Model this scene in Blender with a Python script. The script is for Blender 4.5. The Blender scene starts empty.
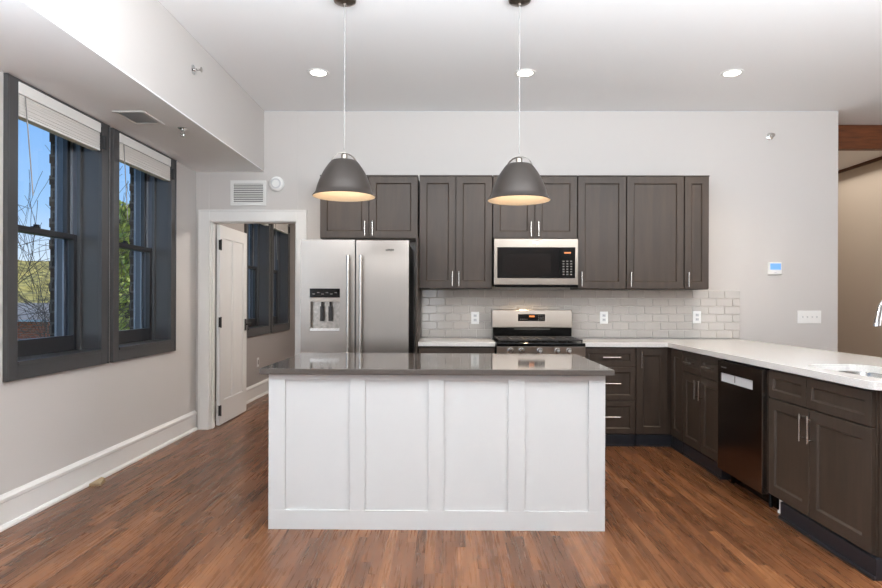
import bpy, bmesh, math, random
from mathutils import Vector, Matrix
random.seed(7)
S = bpy.context.scene
COL = S.collection
PI = math.pi

# ---------------------------------------------------------------- camera
cd = bpy.data.cameras.new('camera'); cam = bpy.data.objects.new('camera', cd); COL.objects.link(cam)
cd.sensor_width = 36; cd.lens = 36 * 608.08 / 882; cd.shift_y = 6.4 / 882; cd.clip_end = 2000; cd.clip_start = .05
cam.matrix_world = Matrix.Translation((0, 0, 1.2781)) @ Matrix.Rotation(.0092, 4, 'Z') @ Matrix.Rotation(PI/2, 4, 'X') @ Matrix.Rotation(.0033, 4, 'Z')
S.camera = cam

# ---------------------------------------------------------------- exposure, world, lights
S.view_settings.view_transform = 'Standard'; S.view_settings.look = 'None'
S.view_settings.gamma = 1; S.view_settings.use_curve_mapping = False
S.view_settings.exposure = 0.29
W = bpy.data.worlds.new('world'); S.world = W; W.use_nodes = True
nt = W.node_tree; nt.nodes.clear()
def N(nt, t, **k):
    n = nt.nodes.new(t)
    for a, v in k.items(): setattr(n, a, v)
    return n
wo = N(nt, 'ShaderNodeOutputWorld'); bg = N(nt, 'ShaderNodeBackground'); tc = N(nt, 'ShaderNodeTexCoord')
sx = N(nt, 'ShaderNodeSeparateXYZ'); rp = N(nt, 'ShaderNodeValToRGB')
nt.links.new(tc.outputs['Generated'], sx.inputs[0]); nt.links.new(sx.outputs['Z'], rp.inputs[0])
e = rp.color_ramp.elements
e[0].position = 0; e[0].color = (.80, .84, .88, 1); e[1].position = .30; e[1].color = (.19, .42, .86, 1)
for p, c in ((.05, (.66, .78, .93, 1)), (.13, (.33, .56, .90, 1))):
    q = e.new(p); q.color = c
nt.links.new(rp.outputs[0], bg.inputs['Color']); bg.inputs['Strength'].default_value = 1.0
nt.links.new(bg.outputs[0], wo.inputs[0])

def area(name, loc, rot, sx_, sy_, power, col):
    l = bpy.data.lights.new(name, 'AREA'); l.shape = 'RECTANGLE'; l.size = sx_; l.size_y = sy_; l.energy = power; l.color = col
    o = bpy.data.objects.new(name, l); o.location = loc; o.rotation_euler = rot; COL.objects.link(o); return o
sl = bpy.data.lights.new('sun', 'SUN'); sl.energy = 2.6; sl.angle = .01; sl.color = (1, .95, .86)
so = bpy.data.objects.new('sun', sl); so.rotation_euler = (math.radians(-22), math.radians(38), 0); COL.objects.link(so)
# fill lamps added out of view to light the kitchen
area('rear_fill', (-.9, -3.5, 1.5), (PI/2, 0, 0), 1.6, 2.0, 22, (.84, .92, 1))  # added soft fill in front of the closed rear wall
area('right_fill', (5.4, .4, 1.6), (0, PI/2, 0), 2.0, 3.6, 42, (.90, .95, 1))  # added fill from the right, lifts the left wall and trim
area('bounce_fill', (1.1, 1.45, 2.32), (PI/2+1.22, 0, 0), 5.4, .8, 300, (.885, .945, 1))  # added fill tilted at back wall and ceiling, imitating bounced flash
area('left_cool_fill', (-2.4, .9, 1.75), (0, -PI/2, 0), 1.7, 2.4, 52, (.74, .87, 1))  # added cool fill before solid wall, imitating daylight from the left windows

# ---------------------------------------------------------------- materials
def L(r, g, b):
    f = lambda c: ((c/255+.055)/1.055)**2.4 if c > 10 else c/255/12.92
    return (f(r), f(g), f(b), 1)
def mat(name, col, rough=.5, metal=0, noise=0, nscale=20, stretch=(1, 1, 1), bump=0, spec=.5, coat=0, coat_r=.1, emit=None, es=0, rnoise=0, col2=None, aniso=0):
    m = bpy.data.materials.new(name); m.use_nodes = True; t = m.node_tree; b = t.nodes['Principled BSDF']
    b.inputs['Base Color'].default_value = col; b.inputs['Roughness'].default_value = rough; b.inputs['Metallic'].default_value = metal
    b.inputs['Specular IOR Level'].default_value = spec
    b.inputs['Coat Weight'].default_value = coat; b.inputs['Coat Roughness'].default_value = coat_r
    if emit: b.inputs['Emission Color'].default_value = emit; b.inputs['Emission Strength'].default_value = es
    if noise or bump or rnoise or col2:
        tc = N(t, 'ShaderNodeTexCoord'); mp = N(t, 'ShaderNodeMapping'); nz = N(t, 'ShaderNodeTexNoise')
        mp.inputs['Scale'].default_value = stretch; nz.inputs['Scale'].default_value = nscale; nz.inputs['Detail'].default_value = 5
        t.links.new(tc.outputs['Object'], mp.inputs[0]); t.links.new(mp.outputs[0], nz.inputs[0])
        if noise or col2:
            r = N(t, 'ShaderNodeValToRGB'); r.color_ramp.elements[0].position = .3; r.color_ramp.elements[1].position = .7
            r.color_ramp.elements[0].color = tuple(c*(1-noise) for c in col[:3]) + (1,)
            r.color_ramp.elements[1].color = col2 or tuple(min(1, c*(1+noise)) for c in col[:3]) + (1,)
            t.links.new(nz.outputs[0], r.inputs[0]); t.links.new(r.outputs[0], b.inputs['Base Color'])
        if bump:
            bp = N(t, 'ShaderNodeBump'); bp.inputs['Strength'].default_value = bump; bp.inputs['Distance'].default_value = .002
            t.links.new(nz.outputs[0], bp.inputs['Height']); t.links.new(bp.outputs[0], b.inputs['Normal'])
        if rnoise:
            mr = N(t, 'ShaderNodeMapRange'); mr.inputs['To Min'].default_value = rough-rnoise; mr.inputs['To Max'].default_value = rough+rnoise
            t.links.new(nz.outputs[0], mr.inputs[0]); t.links.new(mr.outputs[0], b.inputs['Roughness'])
    return m
M = {}
M['wall'] = mat('wall_paint', L(201, 196, 192), .65, bump=.05, nscale=180)
M['ceil'] = mat('ceiling_paint', L(243, 243, 243), .8, bump=.05, nscale=160)
M['beige'] = mat('beige_wall_paint', L(188, 172, 154), .7, bump=.05, nscale=160)
M['greywall'] = mat('grey_wall_paint', L(160, 154, 150), .7, bump=.05, nscale=160)
M['trim'] = mat('white_trim_paint', L(228, 226, 223), .35)
M['door'] = mat('white_door_paint', L(226, 225, 223), .4)
M['island'] = mat('white_cabinet_paint', L(199, 198, 196), .4)
M['cab'] = mat('stained_cabinet_wood', L(58, 48, 40), .44, noise=.06, nscale=5, stretch=(5, 5, .6), spec=.42, col2=L(67, 55, 46), bump=.02)
M['toe'] = mat('toe_kick_laminate', L(30, 32, 38), .35)
M['dark'] = mat('dark_gap', L(22, 21, 21), .7)
M['win'] = mat('charcoal_window_paint', L(70, 70, 71), .3, spec=.7)
M['sash'] = mat('dark_sash_paint', L(40, 41, 44), .35, spec=.6)
M['track_glint'] = mat('aluminium_track_glint', L(150, 156, 166), .35, .3)  # pale tone stands in for reflections along the dark window frame
M['lining'] = mat('blue_grey_jamb_liner', L(96, 102, 112), .3, spec=.6)
M['steel'] = mat('brushed_stainless', L(150, 142, 135), .30, 1, noise=.03, nscale=14, stretch=(60, 60, .6), rnoise=.02)
M['steelh'] = mat('brushed_stainless_horizontal', L(148, 138, 128), .3, 1, noise=.05, nscale=14, stretch=(1, 60, 60), rnoise=.05)
M['dwsteel'] = mat('dark_stainless', L(108, 98, 92), .25, 1, noise=.05, nscale=14, stretch=(60, 60, 1), rnoise=.04)
M['chrome'] = mat('polished_chrome', L(225, 225, 225), .08, 1)
M['nickel'] = mat('satin_nickel', L(205, 200, 194), .25, 1)
M['blackgl'] = mat('black_glass', L(8, 8, 9), .06, spec=.6)
M['black'] = mat('black_enamel', L(9, 9, 9), .14, spec=.3)
M['iron'] = mat('cast_iron_grate', L(38, 34, 32), .5, noise=.3, nscale=30)
M['bronze'] = mat('black_bronze_hardware', L(20, 19, 18), .45)
M['white'] = mat('white_plastic', L(236, 235, 232), .35)
M['ltgrey'] = mat('pale_grey_plastic', L(205, 205, 206), .4)
M['pendant'] = mat('grey_brown_shade_enamel', L(62, 56, 52), .38, .4, spec=.5)
M['pendin'] = mat('cream_shade_lining', L(206, 190, 168), .5)
M['canopy'] = mat('brushed_nickel_canopy', L(150, 142, 134), .28, 1, noise=.2, nscale=40)
M['cord'] = mat('silver_cord', L(150, 148, 145), .5)
M['blind'] = mat('white_blind_slats', L(222, 218, 212), .6)
M['blindedge'] = mat('white_blind_rail', L(236, 234, 230), .45)
M['stick'] = mat('pale_wood_offcut', L(160, 138, 108), .7, noise=.15, nscale=60)
M['beam'] = mat('stained_timber_beam', L(108, 60, 30), .5, noise=.35, nscale=7, stretch=(.6, 5, 5), bump=.2)
M['trimwood'] = mat('dark_timber_trim', L(84, 48, 28), .5, noise=.2, nscale=12)
M['bulb'] = mat('glowing_bulb', (1, 1, 1, 1), .5, emit=(1, .88, .72, 1), es=7)
M['lens'] = mat('glowing_downlight_lens', (1, 1, 1, 1), .5, emit=(1, .95, .88, 1), es=9)
M['lcd'] = mat('blue_lcd_screen', L(100, 150, 215), .3, emit=L(96, 150, 222), es=.55)
M['amber'] = mat('amber_digits', L(160, 80, 30), .4, emit=(1, .35, .08, 1), es=.5)
M['keys'] = mat('grey_key_marks', L(110, 108, 104), .5)
M['sinkm'] = mat('satin_steel_sink', L(200, 198, 195), .22, 1, rnoise=.05, nscale=30)
M['leaf'] = mat('sunlit_tint_leaves', L(136, 160, 48), .6, noise=.3, nscale=3, col2=L(228, 224, 110))  # yellow second tone puts sunlight into the leaf colour
M['bark'] = mat('tree_bark', L(82, 72, 64), .9, noise=.3, nscale=20)
M['hill'] = mat('wooded_hill_foliage', L(104, 98, 44), .95, noise=.6, nscale=.35, col2=L(214, 188, 104))
M['grass'] = mat('grass', L(104, 120, 60), .95, noise=.3, nscale=.4)
M['roof'] = mat('grey_shingles', L(140, 130, 122), .9, noise=.25, nscale=3)
# white quartz with fine speckle, grey quartz
M['quartz'] = mat('white_quartz', L(216, 212, 207), .12, noise=.10, nscale=150, col2=L(226, 222, 217))
M['greyq'] = mat('grey_quartz', L(86, 79, 74), .07, noise=.12, nscale=220, spec=.5)
M['tile'] = mat('glazed_subway_tile', L(186, 179, 172), .07, noise=.05, nscale=5, spec=.6)
M['grout'] = mat('tile_grout', L(224, 220, 214), .8)

def glass(name, tint=(1, 1, 1, 1)):
    m = bpy.data.materials.new(name); m.use_nodes = True; t = m.node_tree; t.nodes.clear()
    o = N(t, 'ShaderNodeOutputMaterial'); mx = N(t, 'ShaderNodeMixShader'); tr = N(t, 'ShaderNodeBsdfTransparent'); gl = N(t, 'ShaderNodeBsdfGlossy'); fr = N(t, 'ShaderNodeFresnel'); ge = N(t, 'ShaderNodeNewGeometry'); mu = N(t, 'ShaderNodeMath', operation='MULTIPLY_ADD')
    tr.inputs[0].default_value = tint; gl.inputs['Roughness'].default_value = .01; fr.inputs[0].default_value = 1.35
    t.links.new(ge.outputs['Backfacing'], mu.inputs[0]); mu.inputs[1].default_value = -1; mu.inputs[2].default_value = 1; m2 = N(t, 'ShaderNodeMath', operation='MULTIPLY'); t.links.new(mu.outputs[0], m2.inputs[0]); t.links.new(fr.outputs[0], m2.inputs[1]); t.links.new(m2.outputs[0], mx.inputs[0]); t.links.new(tr.outputs[0], mx.inputs[1]); t.links.new(gl.outputs[0], mx.inputs[2]); t.links.new(mx.outputs[0], o.inputs[0])
    return m
M['glass'] = glass('window_glass', (.96, .975, .98, 1))

def brick(name, c1, c2, mortar, scale, rot=(0, 0, 0)):
    m = bpy.data.materials.new(name); m.use_nodes = True; t = m.node_tree; b = t.nodes['Principled BSDF']
    tc = N(t, 'ShaderNodeTexCoord'); mp = N(t, 'ShaderNodeMapping'); br = N(t, 'ShaderNodeTexBrick')
    mp.inputs['Rotation'].default_value = rot
    br.inputs['Color1'].default_value = c1; br.inputs['Color2'].default_value = c2; br.inputs['Mortar'].default_value = mortar
    br.inputs['Scale'].default_value = scale; br.inputs['Mortar Size'].default_value = .02
    br.inputs['Brick Width'].default_value = .5; br.inputs['Row Height'].default_value = .19
    t.links.new(tc.outputs['Object'], mp.inputs[0]); t.links.new(mp.outputs[0], br.inputs[0]); t.links.new(br.outputs[0], b.inputs['Base Color'])
    b.inputs['Roughness'].default_value = .9
    return m
M['brick'] = brick('dark_brown_brick', L(62, 52, 46), L(84, 68, 58), L(100, 92, 84), 2.4, (PI/2, 0, 0))
M['redbrick'] = brick('red_brick', L(180, 92, 64), L(200, 112, 80), L(170, 140, 125), 1.2, (PI/2, 0, 0))

def floor_mat():
    m = bpy.data.materials.new('oak_plank_floor'); m.use_nodes = True; t = m.node_tree; b = t.nodes['Principled BSDF']; lk = t.links.new
    tc = N(t, 'ShaderNodeTexCoord'); s = N(t, 'ShaderNodeSeparateXYZ'); lk(tc.outputs['Object'], s.inputs[0])
    def mt(op, a, b_=None, c=None):
        n = N(t, 'ShaderNodeMath', operation=op)
        for i, v in enumerate((a, b_, c)):
            if v is None: continue
            if isinstance(v, (int, float)): n.inputs[i].default_value = v
            else: lk(v, n.inputs[i])
        return n.outputs[0]
    u = mt('DIVIDE', s.outputs['X'], .052); row = mt('FLOOR', u); fu = mt('FRACT', u)
    wn = N(t, 'ShaderNodeTexWhiteNoise', noise_dimensions='1D'); lk(row, wn.inputs['W'])
    ln = mt('MULTIPLY_ADD', wn.outputs['Value'], .35, .52)
    v = mt('ADD', mt('DIVIDE', s.outputs['Y'], ln), mt('MULTIPLY', wn.outputs['Value'], 37.0)); vi = mt('FLOOR', v); fv = mt('FRACT', v)
    cb = N(t, 'ShaderNodeCombineXYZ'); lk(row, cb.inputs[0]); lk(vi, cb.inputs[1])
    w2 = N(t, 'ShaderNodeTexWhiteNoise', noise_dimensions='3D'); lk(cb.outputs[0], w2.inputs['Vector'])
    # grain
    mp = N(t, 'ShaderNodeMapping'); mp.inputs['Scale'].default_value = (20, .7, 1); lk(tc.outputs['Object'], mp.inputs[0])
    ad = N(t, 'ShaderNodeVectorMath', operation='MULTIPLY_ADD'); lk(w2.outputs['Color'], ad.inputs[0]); ad.inputs[1].default_value = (40, 40, 40); lk(mp.outputs[0], ad.inputs[2])
    nz = N(t, 'ShaderNodeTexNoise'); nz.inputs['Scale'].default_value = 3.2; nz.inputs['Detail'].default_value = 7; nz.inputs['Roughness'].default_value = .58; nz.inputs['Distortion'].default_value = .15
    lk(ad.outputs[0], nz.inputs[0])
    f = mt('ADD', mt('MULTIPLY', w2.outputs['Value'], .40), mt('MULTIPLY', nz.outputs[0], .52))
    f = mt('ADD', f, .02)
    r = N(t, 'ShaderNodeValToRGB'); lk(f, r.inputs[0]); e = r.color_ramp.elements
    e[0].position = .12; e[0].color = L(70, 41, 24); e[1].position = .95; e[1].color = L(166, 116, 76)
    for p, c in ((.32, L(92, 57, 34)), (.52, L(112, 70, 42)), (.72, L(132, 86, 53))): e.new(p).color = c
    g1 = mt('LESS_THAN', fu, .022); g2 = mt('LESS_THAN', fv, .004); g = mt('MAXIMUM', g1, g2)
    mx = N(t, 'ShaderNodeMix', data_type='RGBA'); lk(mt('MULTIPLY', g, .6), mx.inputs[0]); lk(r.outputs[0], mx.inputs[6]); mx.inputs[7].default_value = L(40, 22, 12)
    lk(mx.outputs[2], b.inputs['Base Color'])
    mr = N(t, 'ShaderNodeMapRange'); mr.inputs['To Min'].default_value = .20; mr.inputs['To Max'].default_value = .36; lk(nz.outputs[0], mr.inputs[0]); lk(mr.outputs[0], b.inputs['Roughness'])
    bp = N(t, 'ShaderNodeBump'); bp.inputs['Strength'].default_value = .12; bp.inputs['Distance'].default_value = .003
    lk(mt('SUBTRACT', nz.outputs[0], g), bp.inputs['Height']); lk(bp.outputs[0], b.inputs['Normal'])
    b.inputs['Specular IOR Level'].default_value = .5
    return m
M['floor'] = floor_mat()

# ---------------------------------------------------------------- helpers
def BM(): return bmesh.new()
def box(bm, x0, x1, y0, y1, z0, z1, F=None):
    vs = [Vector((x, y, z)) for x in (x0, x1) for y in (y0, y1) for z in (z0, z1)]
    if F: vs = [Vector(F(*v)) for v in vs]
    v = [bm.verts.new(p) for p in vs]
    for f in ((0, 1, 3, 2), (4, 6, 7, 5), (0, 4, 5, 1), (2, 3, 7, 6), (0, 2, 6, 4), (1, 5, 7, 3)): bm.faces.new([v[i] for i in f])
    return bm
def loops(bm, ls, cap0=True, cap1=True):
    vv = [[bm.verts.new(p) for p in l] for l in ls]
    n = len(vv[0])
    for a, b in zip(vv, vv[1:]):
        for i in range(n): bm.faces.new((a[i], a[(i+1) % n], b[(i+1) % n], b[i]))
    if cap0: bm.faces.new(vv[0])
    if cap1: bm.faces.new(vv[-1][::-1])
def shaker(bm, F, u0, u1, v0, v1, t=.02, fr=.062, rec=.011, w0=0):
    def rect(d, w): return [F(u0+d, w, v0+d), F(u1-d, w, v0+d), F(u1-d, w, v1-d), F(u0+d, w, v1-d)]
    loops(bm, [rect(0, w0), rect(0, w0+t-.0015), rect(.0015, w0+t), rect(fr, w0+t), rect(fr+.008, w0+t-rec)])
def tube(bm, pts, r, n=10, cap=True):
    pts = [Vector(p) for p in pts]; rr = r if isinstance(r, (list, tuple)) else [r]*len(pts)
    ls = []; ref = None
    for i, p in enumerate(pts):
        d = (pts[min(i+1, len(pts)-1)] - pts[max(i-1, 0)]).normalized()
        if ref is None or abs(ref.dot(d)) > .97: ref = Vector((0, 0, 1)) if abs(d.z) < .9 else Vector((1, 0, 0))
        a = d.cross(ref).normalized(); b = d.cross(a).normalized(); ref = a.cross(d).normalized() if False else ref
        ls.append([p + (a*math.cos(2*PI*k/n) + b*math.sin(2*PI*k/n))*rr[i] for k in range(n)])
    loops(bm, ls, cap, cap)
def lathe(bm, prof, c=(0, 0, 0), n=40, ax='Z', closed=False):
    def P(r, h, a):
        x, y = r*math.cos(a), r*math.sin(a)
        return Vector(c) + (Vector((x, y, h)) if ax == 'Z' else Vector((x, -h, y)) if ax == '-Y' else Vector((h, x, y)) if ax == 'X' else Vector((-h, x, y)))
    rings = [[bm.verts.new(P(r, h, 2*PI*k/n)) for k in range(n)] if r > 1e-6 else [bm.verts.new(P(0, h, 0))] for r, h in prof]
    pr = list(zip(rings, rings[1:]))
    if closed: pr.append((rings[-1], rings[0]))
    for a, b in pr:
        for k in range(n):
            k2 = (k+1) % n
            q = [a[k % len(a)], a[k2 % len(a)], b[k2 % len(b)], b[k % len(b)]]
            u = []
            for v in q:
                if v not in u: u.append(v)
            if len(u) > 2: bm.faces.new(u)
def prism(bm, poly, z0, z1, F=None, bev=0):
    ls = [[(x, y, z0) for x, y in poly], [(x, y, z1) for x, y in poly]]
    if F: ls = [[F(*p) for p in l] for l in ls]
    loops(bm, ls)
ORG = {}
def tag(o, label=None, cat=None, group=None, kind=None):
    if label: o['label'] = label
    if cat: o['category'] = cat
    if group: o['group'] = group
    if kind: o['kind'] = kind
    return o
def root(name, loc, label=None, cat=None, group=None, kind=None):
    o = bpy.data.objects.new(name, None); COL.objects.link(o); o.location = loc; o.empty_display_size = .1
    ORG[o.name] = Vector(loc); return tag(o, label, cat, group, kind)
def obj(name, bm, m, parent=None, loc=None, bev=0, smooth=False, label=None):
    bmesh.ops.recalc_face_normals(bm, faces=bm.faces[:])
    o0 = ORG[parent.name] if parent else Vector(loc or (0, 0, 0))
    for v in bm.verts: v.co -= o0
    me = bpy.data.meshes.new(name)
    if smooth:
        for f in bm.faces: f.smooth = True
    bm.to_mesh(me); bm.free()
    o = bpy.data.objects.new(name, me); COL.objects.link(o)
    if isinstance(m, (list, tuple)):
        for q in m: me.materials.append(M[q])
    else: me.materials.append(M[m])
    if parent: o.parent = parent
    else: o.location = o0
    ORG[o.name] = o0
    if smooth:
        try: me.set_sharp_from_angle(angle=math.radians(38))
        except Exception: pass
    if bev:
        b = o.modifiers.new('bevel', 'BEVEL'); b.width = bev; b.segments = 2; b.limit_method = 'ANGLE'; b.angle_limit = math.radians(40)
    if label: o['label'] = label
    return o
def struct(name, bm, m, **k):
    o = obj(name, bm, m, **k); o['kind'] = 'structure'; return o
def kids(o): return [c for c in bpy.data.objects if c.parent == o]
def dup(o, loc=None, parent=None, label=None):
    c = o.copy(); COL.objects.link(c)
    if parent: c.parent = parent
    if loc is not None: c.location = loc
    if label: c['label'] = label
    for k in kids(o): dup(k, parent=c)
    return c
def lamp(name, loc, parent, typ, power, col, size=.04, spot=None, blend=.5):
    l = bpy.data.lights.new(name, typ); l.energy = power; l.color = col; l.shadow_soft_size = size
    if spot: l.spot_size = spot; l.spot_blend = blend
    o = bpy.data.objects.new(name, l); COL.objects.link(o); o.parent = parent; o.location = Vector(loc) - ORG[parent.name]; return o

# ---------------------------------------------------------------- dimensions
D = 5.976; XL = -2.473; XS = -1.80; ZS = 2.54; ZC = 3.138; XW = 3.822
YR = -3.6; XR = 5.58; YB = 10.3; YF = 9.2

# ---------------------------------------------------------------- structure
struct('floor', box(BM(), XL-.15, XR+.15, YR-.15, YB+.15, -.12, 0), 'floor')
bm = BM()
box(bm, XS, XR+.1, YR-.1, D+.0, ZC, ZC+.15); box(bm, XW-.0, XR+.1, D, YF+.1, ZC, ZC+.15)
struct('ceiling', bm, 'ceil')
bm = BM(); box(bm, XL, XS-.002, YR, D, ZS+.012, ZC+.15); struct('ceiling_soffit', box(BM(), XL, XS-.0, YR, D, ZS, ZS+.01), 'ceil')
struct('wall_soffit', bm, 'wall')
# windows on the left: (y0, y1) of casing
WY = [(3.364, 4.388), (4.438, 5.478), (7.40, 8.45), (8.50, 9.47)]
RY = [(.1, 1.1), (1.2, 2.2)]
def holes(y0, y1, hs):
    r = []; y = y0
    for a, b in hs: r.append((y, a, None)); r.append((a, b, 1)); y = b
    r.append((y, y1, None)); return r
HZ0, HZ1 = .90, 2.50
op = [(a+.085, b-.085) for a, b in WY]
def wall_l(bm, x0, x1, y0, y1, ztop, hs, grow=0):
    for a, b, h in holes(y0, y1, hs):
        if h: box(bm, x0, x1, a, b, 0, HZ0); box(bm, x0, x1, a, b, HZ1, ztop)
        else: box(bm, x0, x1, a, b, 0, ztop)
bm = BM(); wall_l(bm, XL-.13, XL, YR-.1, D+.06, ZC+.1, op[:2]); struct('wall_left', bm, 'wall')
bm = BM(); wall_l(bm, XL-.13, XL, D+.06, YB+.1, 2.86, op[2:]); struct('wall_left_bedroom', bm, 'greywall')
bm = BM()
for a, b, h in holes(YR-.1, YB+.1, [(p+.0, q-.0) for p, q in op]):
    if h: box(bm, XL-.35, XL-.132, a, b, -5, HZ0-.03); box(bm, XL-.35, XL-.132, a, b, HZ1, 3.4)
    else:
        box(bm, XL-.35, XL-.132, a, b, -5, 3.4)
for p, q in op:                                  # toothed brick jambs
    z = HZ0-.03; k = 0
    while z < HZ1:
        if k % 2 == 0: box(bm, XL-.352, XL-.315, q-.010, q+.05, z+.006, z+.07)
        z += .076; k += 1
struct('wall_exterior', bm, 'brick')
# back wall with the door opening
DX0, DX1, DZ = -2.345, -1.468, 2.062
bm = BM(); box(bm, XL, DX0, D, D+.12, 0, ZC); box(bm, DX0, DX1, D, D+.12, DZ, ZC); box(bm, DX1, XW, D, D+.12, 0, ZC)
struct('wall_back', bm, 'wall', bev=.002)
struct('wall_rear', box(BM(), XL, XR, YR-.12, YR, 0, ZC), 'wall')
struct('wall_right', box(BM(), XR, XR+.12, YR-.1, YF+.1, 0, ZC), 'beige')
struct('wall_far', box(BM(), XW, XR, YF, YF+.12, 0, ZC), 'beige')
struct('wall_side', box(BM(), XW-.12, XW, D+.12, YF, 0, ZC), 'beige')
bm = BM(); box(bm, XL, .6, YB, YB+.1, 0, 2.86); box(bm, .6, .7, D+.12, YB+.1, 0, 2.86); struct('wall_bedroom', bm, 'greywall')
struct('ceiling_bedroom', box(BM(), XL, .7, D+.12, YB+.1, 2.75, 2.86), 'ceil')
struct('trim_1', box(BM(), XR-.03, XR, 6.9, YF, ZC-.035, ZC), 'trimwood')
bm = BM(); box(bm, XW+.002, XR-.002, 6.42, 6.51, ZC-.254, ZC-.002)
tag(obj('ceiling_beam', bm, 'beam', bev=.006, loc=(4.7, 6.56, 2.99)), 'stained timber beam across the ceiling beyond the right wall end', 'beam', kind='structure')
# baseboards
def baseboard(name, p0, p1, nrm, h=.19, m='trim'):
    p0 = Vector(p0); p1 = Vector(p1); n = Vector(nrm)
    prof = [(0, 0), (.034, 0), (.034, .012), (.026, .024), (.018, .027), (.018, h-.045), (.024, h-.038), (.024, h-.02), (.012, h-.008), (.008, h), (0, h)]
    bm = BM(); loops(bm, [[p + n*a + Vector((0, 0, z)) for a, z in prof] for p in (p0, p1)])
    return struct(name, bm, m)
baseboard('baseboard_left', (XL, YR, 0), (XL, D-.024, 0), (1, 0, 0))
baseboard('baseboard_back', (2.87, D, 0), (XW, D, 0), (0, -1, 0))
baseboard('baseboard_bedroom', (XL, D+.125, 0), (XL, YB, 0), (1, 0, 0))
baseboard('baseboard_bedroom_far', (XL+.04, YB, 0), (.6, YB, 0), (0, -1, 0))
# door casing and jamb
c = .098
bm = BM()
box(bm, DX0-c+.002, DX0+.012, D-.022, D-.0005, 0, DZ+.10); box(bm, DX1-.012, DX1+c-.006, D-.022, D-.0005, 0, DZ+.10)
box(bm, DX0+.012, DX1-.012, D-.022, D-.0005, DZ-.012, DZ+.10)
box(bm, DX0-c+.002, DX0-c+.018, D-.028, D-.022, 0, DZ+.10); box(bm, DX1+c-.022, DX1+c-.006, D-.028, D-.022, 0, DZ+.10); box(bm, DX0-c+.018, DX1+c-.022, D-.028, D-.022, DZ+.084, DZ+.10)
struct('trim_2', bm, 'trim', bev=.002)
bm = BM()
box(bm, DX0+.0005, DX0+.02, D, D+.1195, 0, DZ); box(bm, DX1-.02, DX1-.0005, D, D+.1195, 0, DZ); box(bm, DX0+.02, DX1-.02, D, D+.1195, DZ-.02, DZ-.0005)
box(bm, DX0+.02, DX0+.032, D+.03, D+.07, 0, DZ-.02); box(bm, DX1-.032, DX1-.02, D+.03, D+.07, 0, DZ-.02)
struct('trim_3', bm, 'trim', bev=.001)

# ---------------------------------------------------------------- open door leaf
r = root('door_1', (DX0+.025, D+.135, .01), kind='structure')
dx0, dx1, dy0, dy1 = DX0+.024, DX0+.059, D+.135, D+.135+.825
F = lambda u, w, v: (dx0+w, u, v)
bm = BM()
def leaf(bm, F, u0, u1, v0, v1, t, panels, rec=.01):
    # frame made of boards around recessed panels
    us = [u0] + [x for p in panels for x in p] + [u1]
    pv0, pv1 = v0+.24, v1-.13
    box(bm, u0, u1, 0, t, v0, pv0, F); box(bm, u0, u1, 0, t, pv1, v1, F)
    for a, b in zip(us[::2], us[1::2]): box(bm, a, b, 0, t, pv0, pv1, F)
    for a, b in panels: box(bm, a, b, rec, t-rec, pv0, pv1, F)
leaf(bm, F, dy0, dy1, .01, 2.035, .035, [(dy0+.12, dy0+.365), (dy0+.455, dy0+.705)])
obj('leaf_panel', bm, 'door', r, bev=.0015)
for z in (.16, 1.05, 1.83):
    bm = BM(); box(bm, dx0+.03, dx0+.052, dy0-.022, dy0-.0005, z-.05, z+.05); tube(bm, [(dx0+.05, dy0-.008, z-.055), (dx0+.05, dy0-.008, z+.055)], .007)
    obj('hinge', bm, 'bronze', r, smooth=True)
bm = BM(); box(bm, dx1, dx1+.006, dy1-.075, dy1-.025, .93, 1.06)
tube(bm, [(dx1+.006, dy1-.05, 1.0), (dx1+.05, dy1-.05, 1.0)], .010); lathe(bm, [(0, .07), (.018, .068), (.026, .055), (.022, .042), (.010, .035)], (dx1, dy1-.05, 1.0), 20, 'X')
obj('knob', bm, 'bronze', r, smooth=True)

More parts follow.
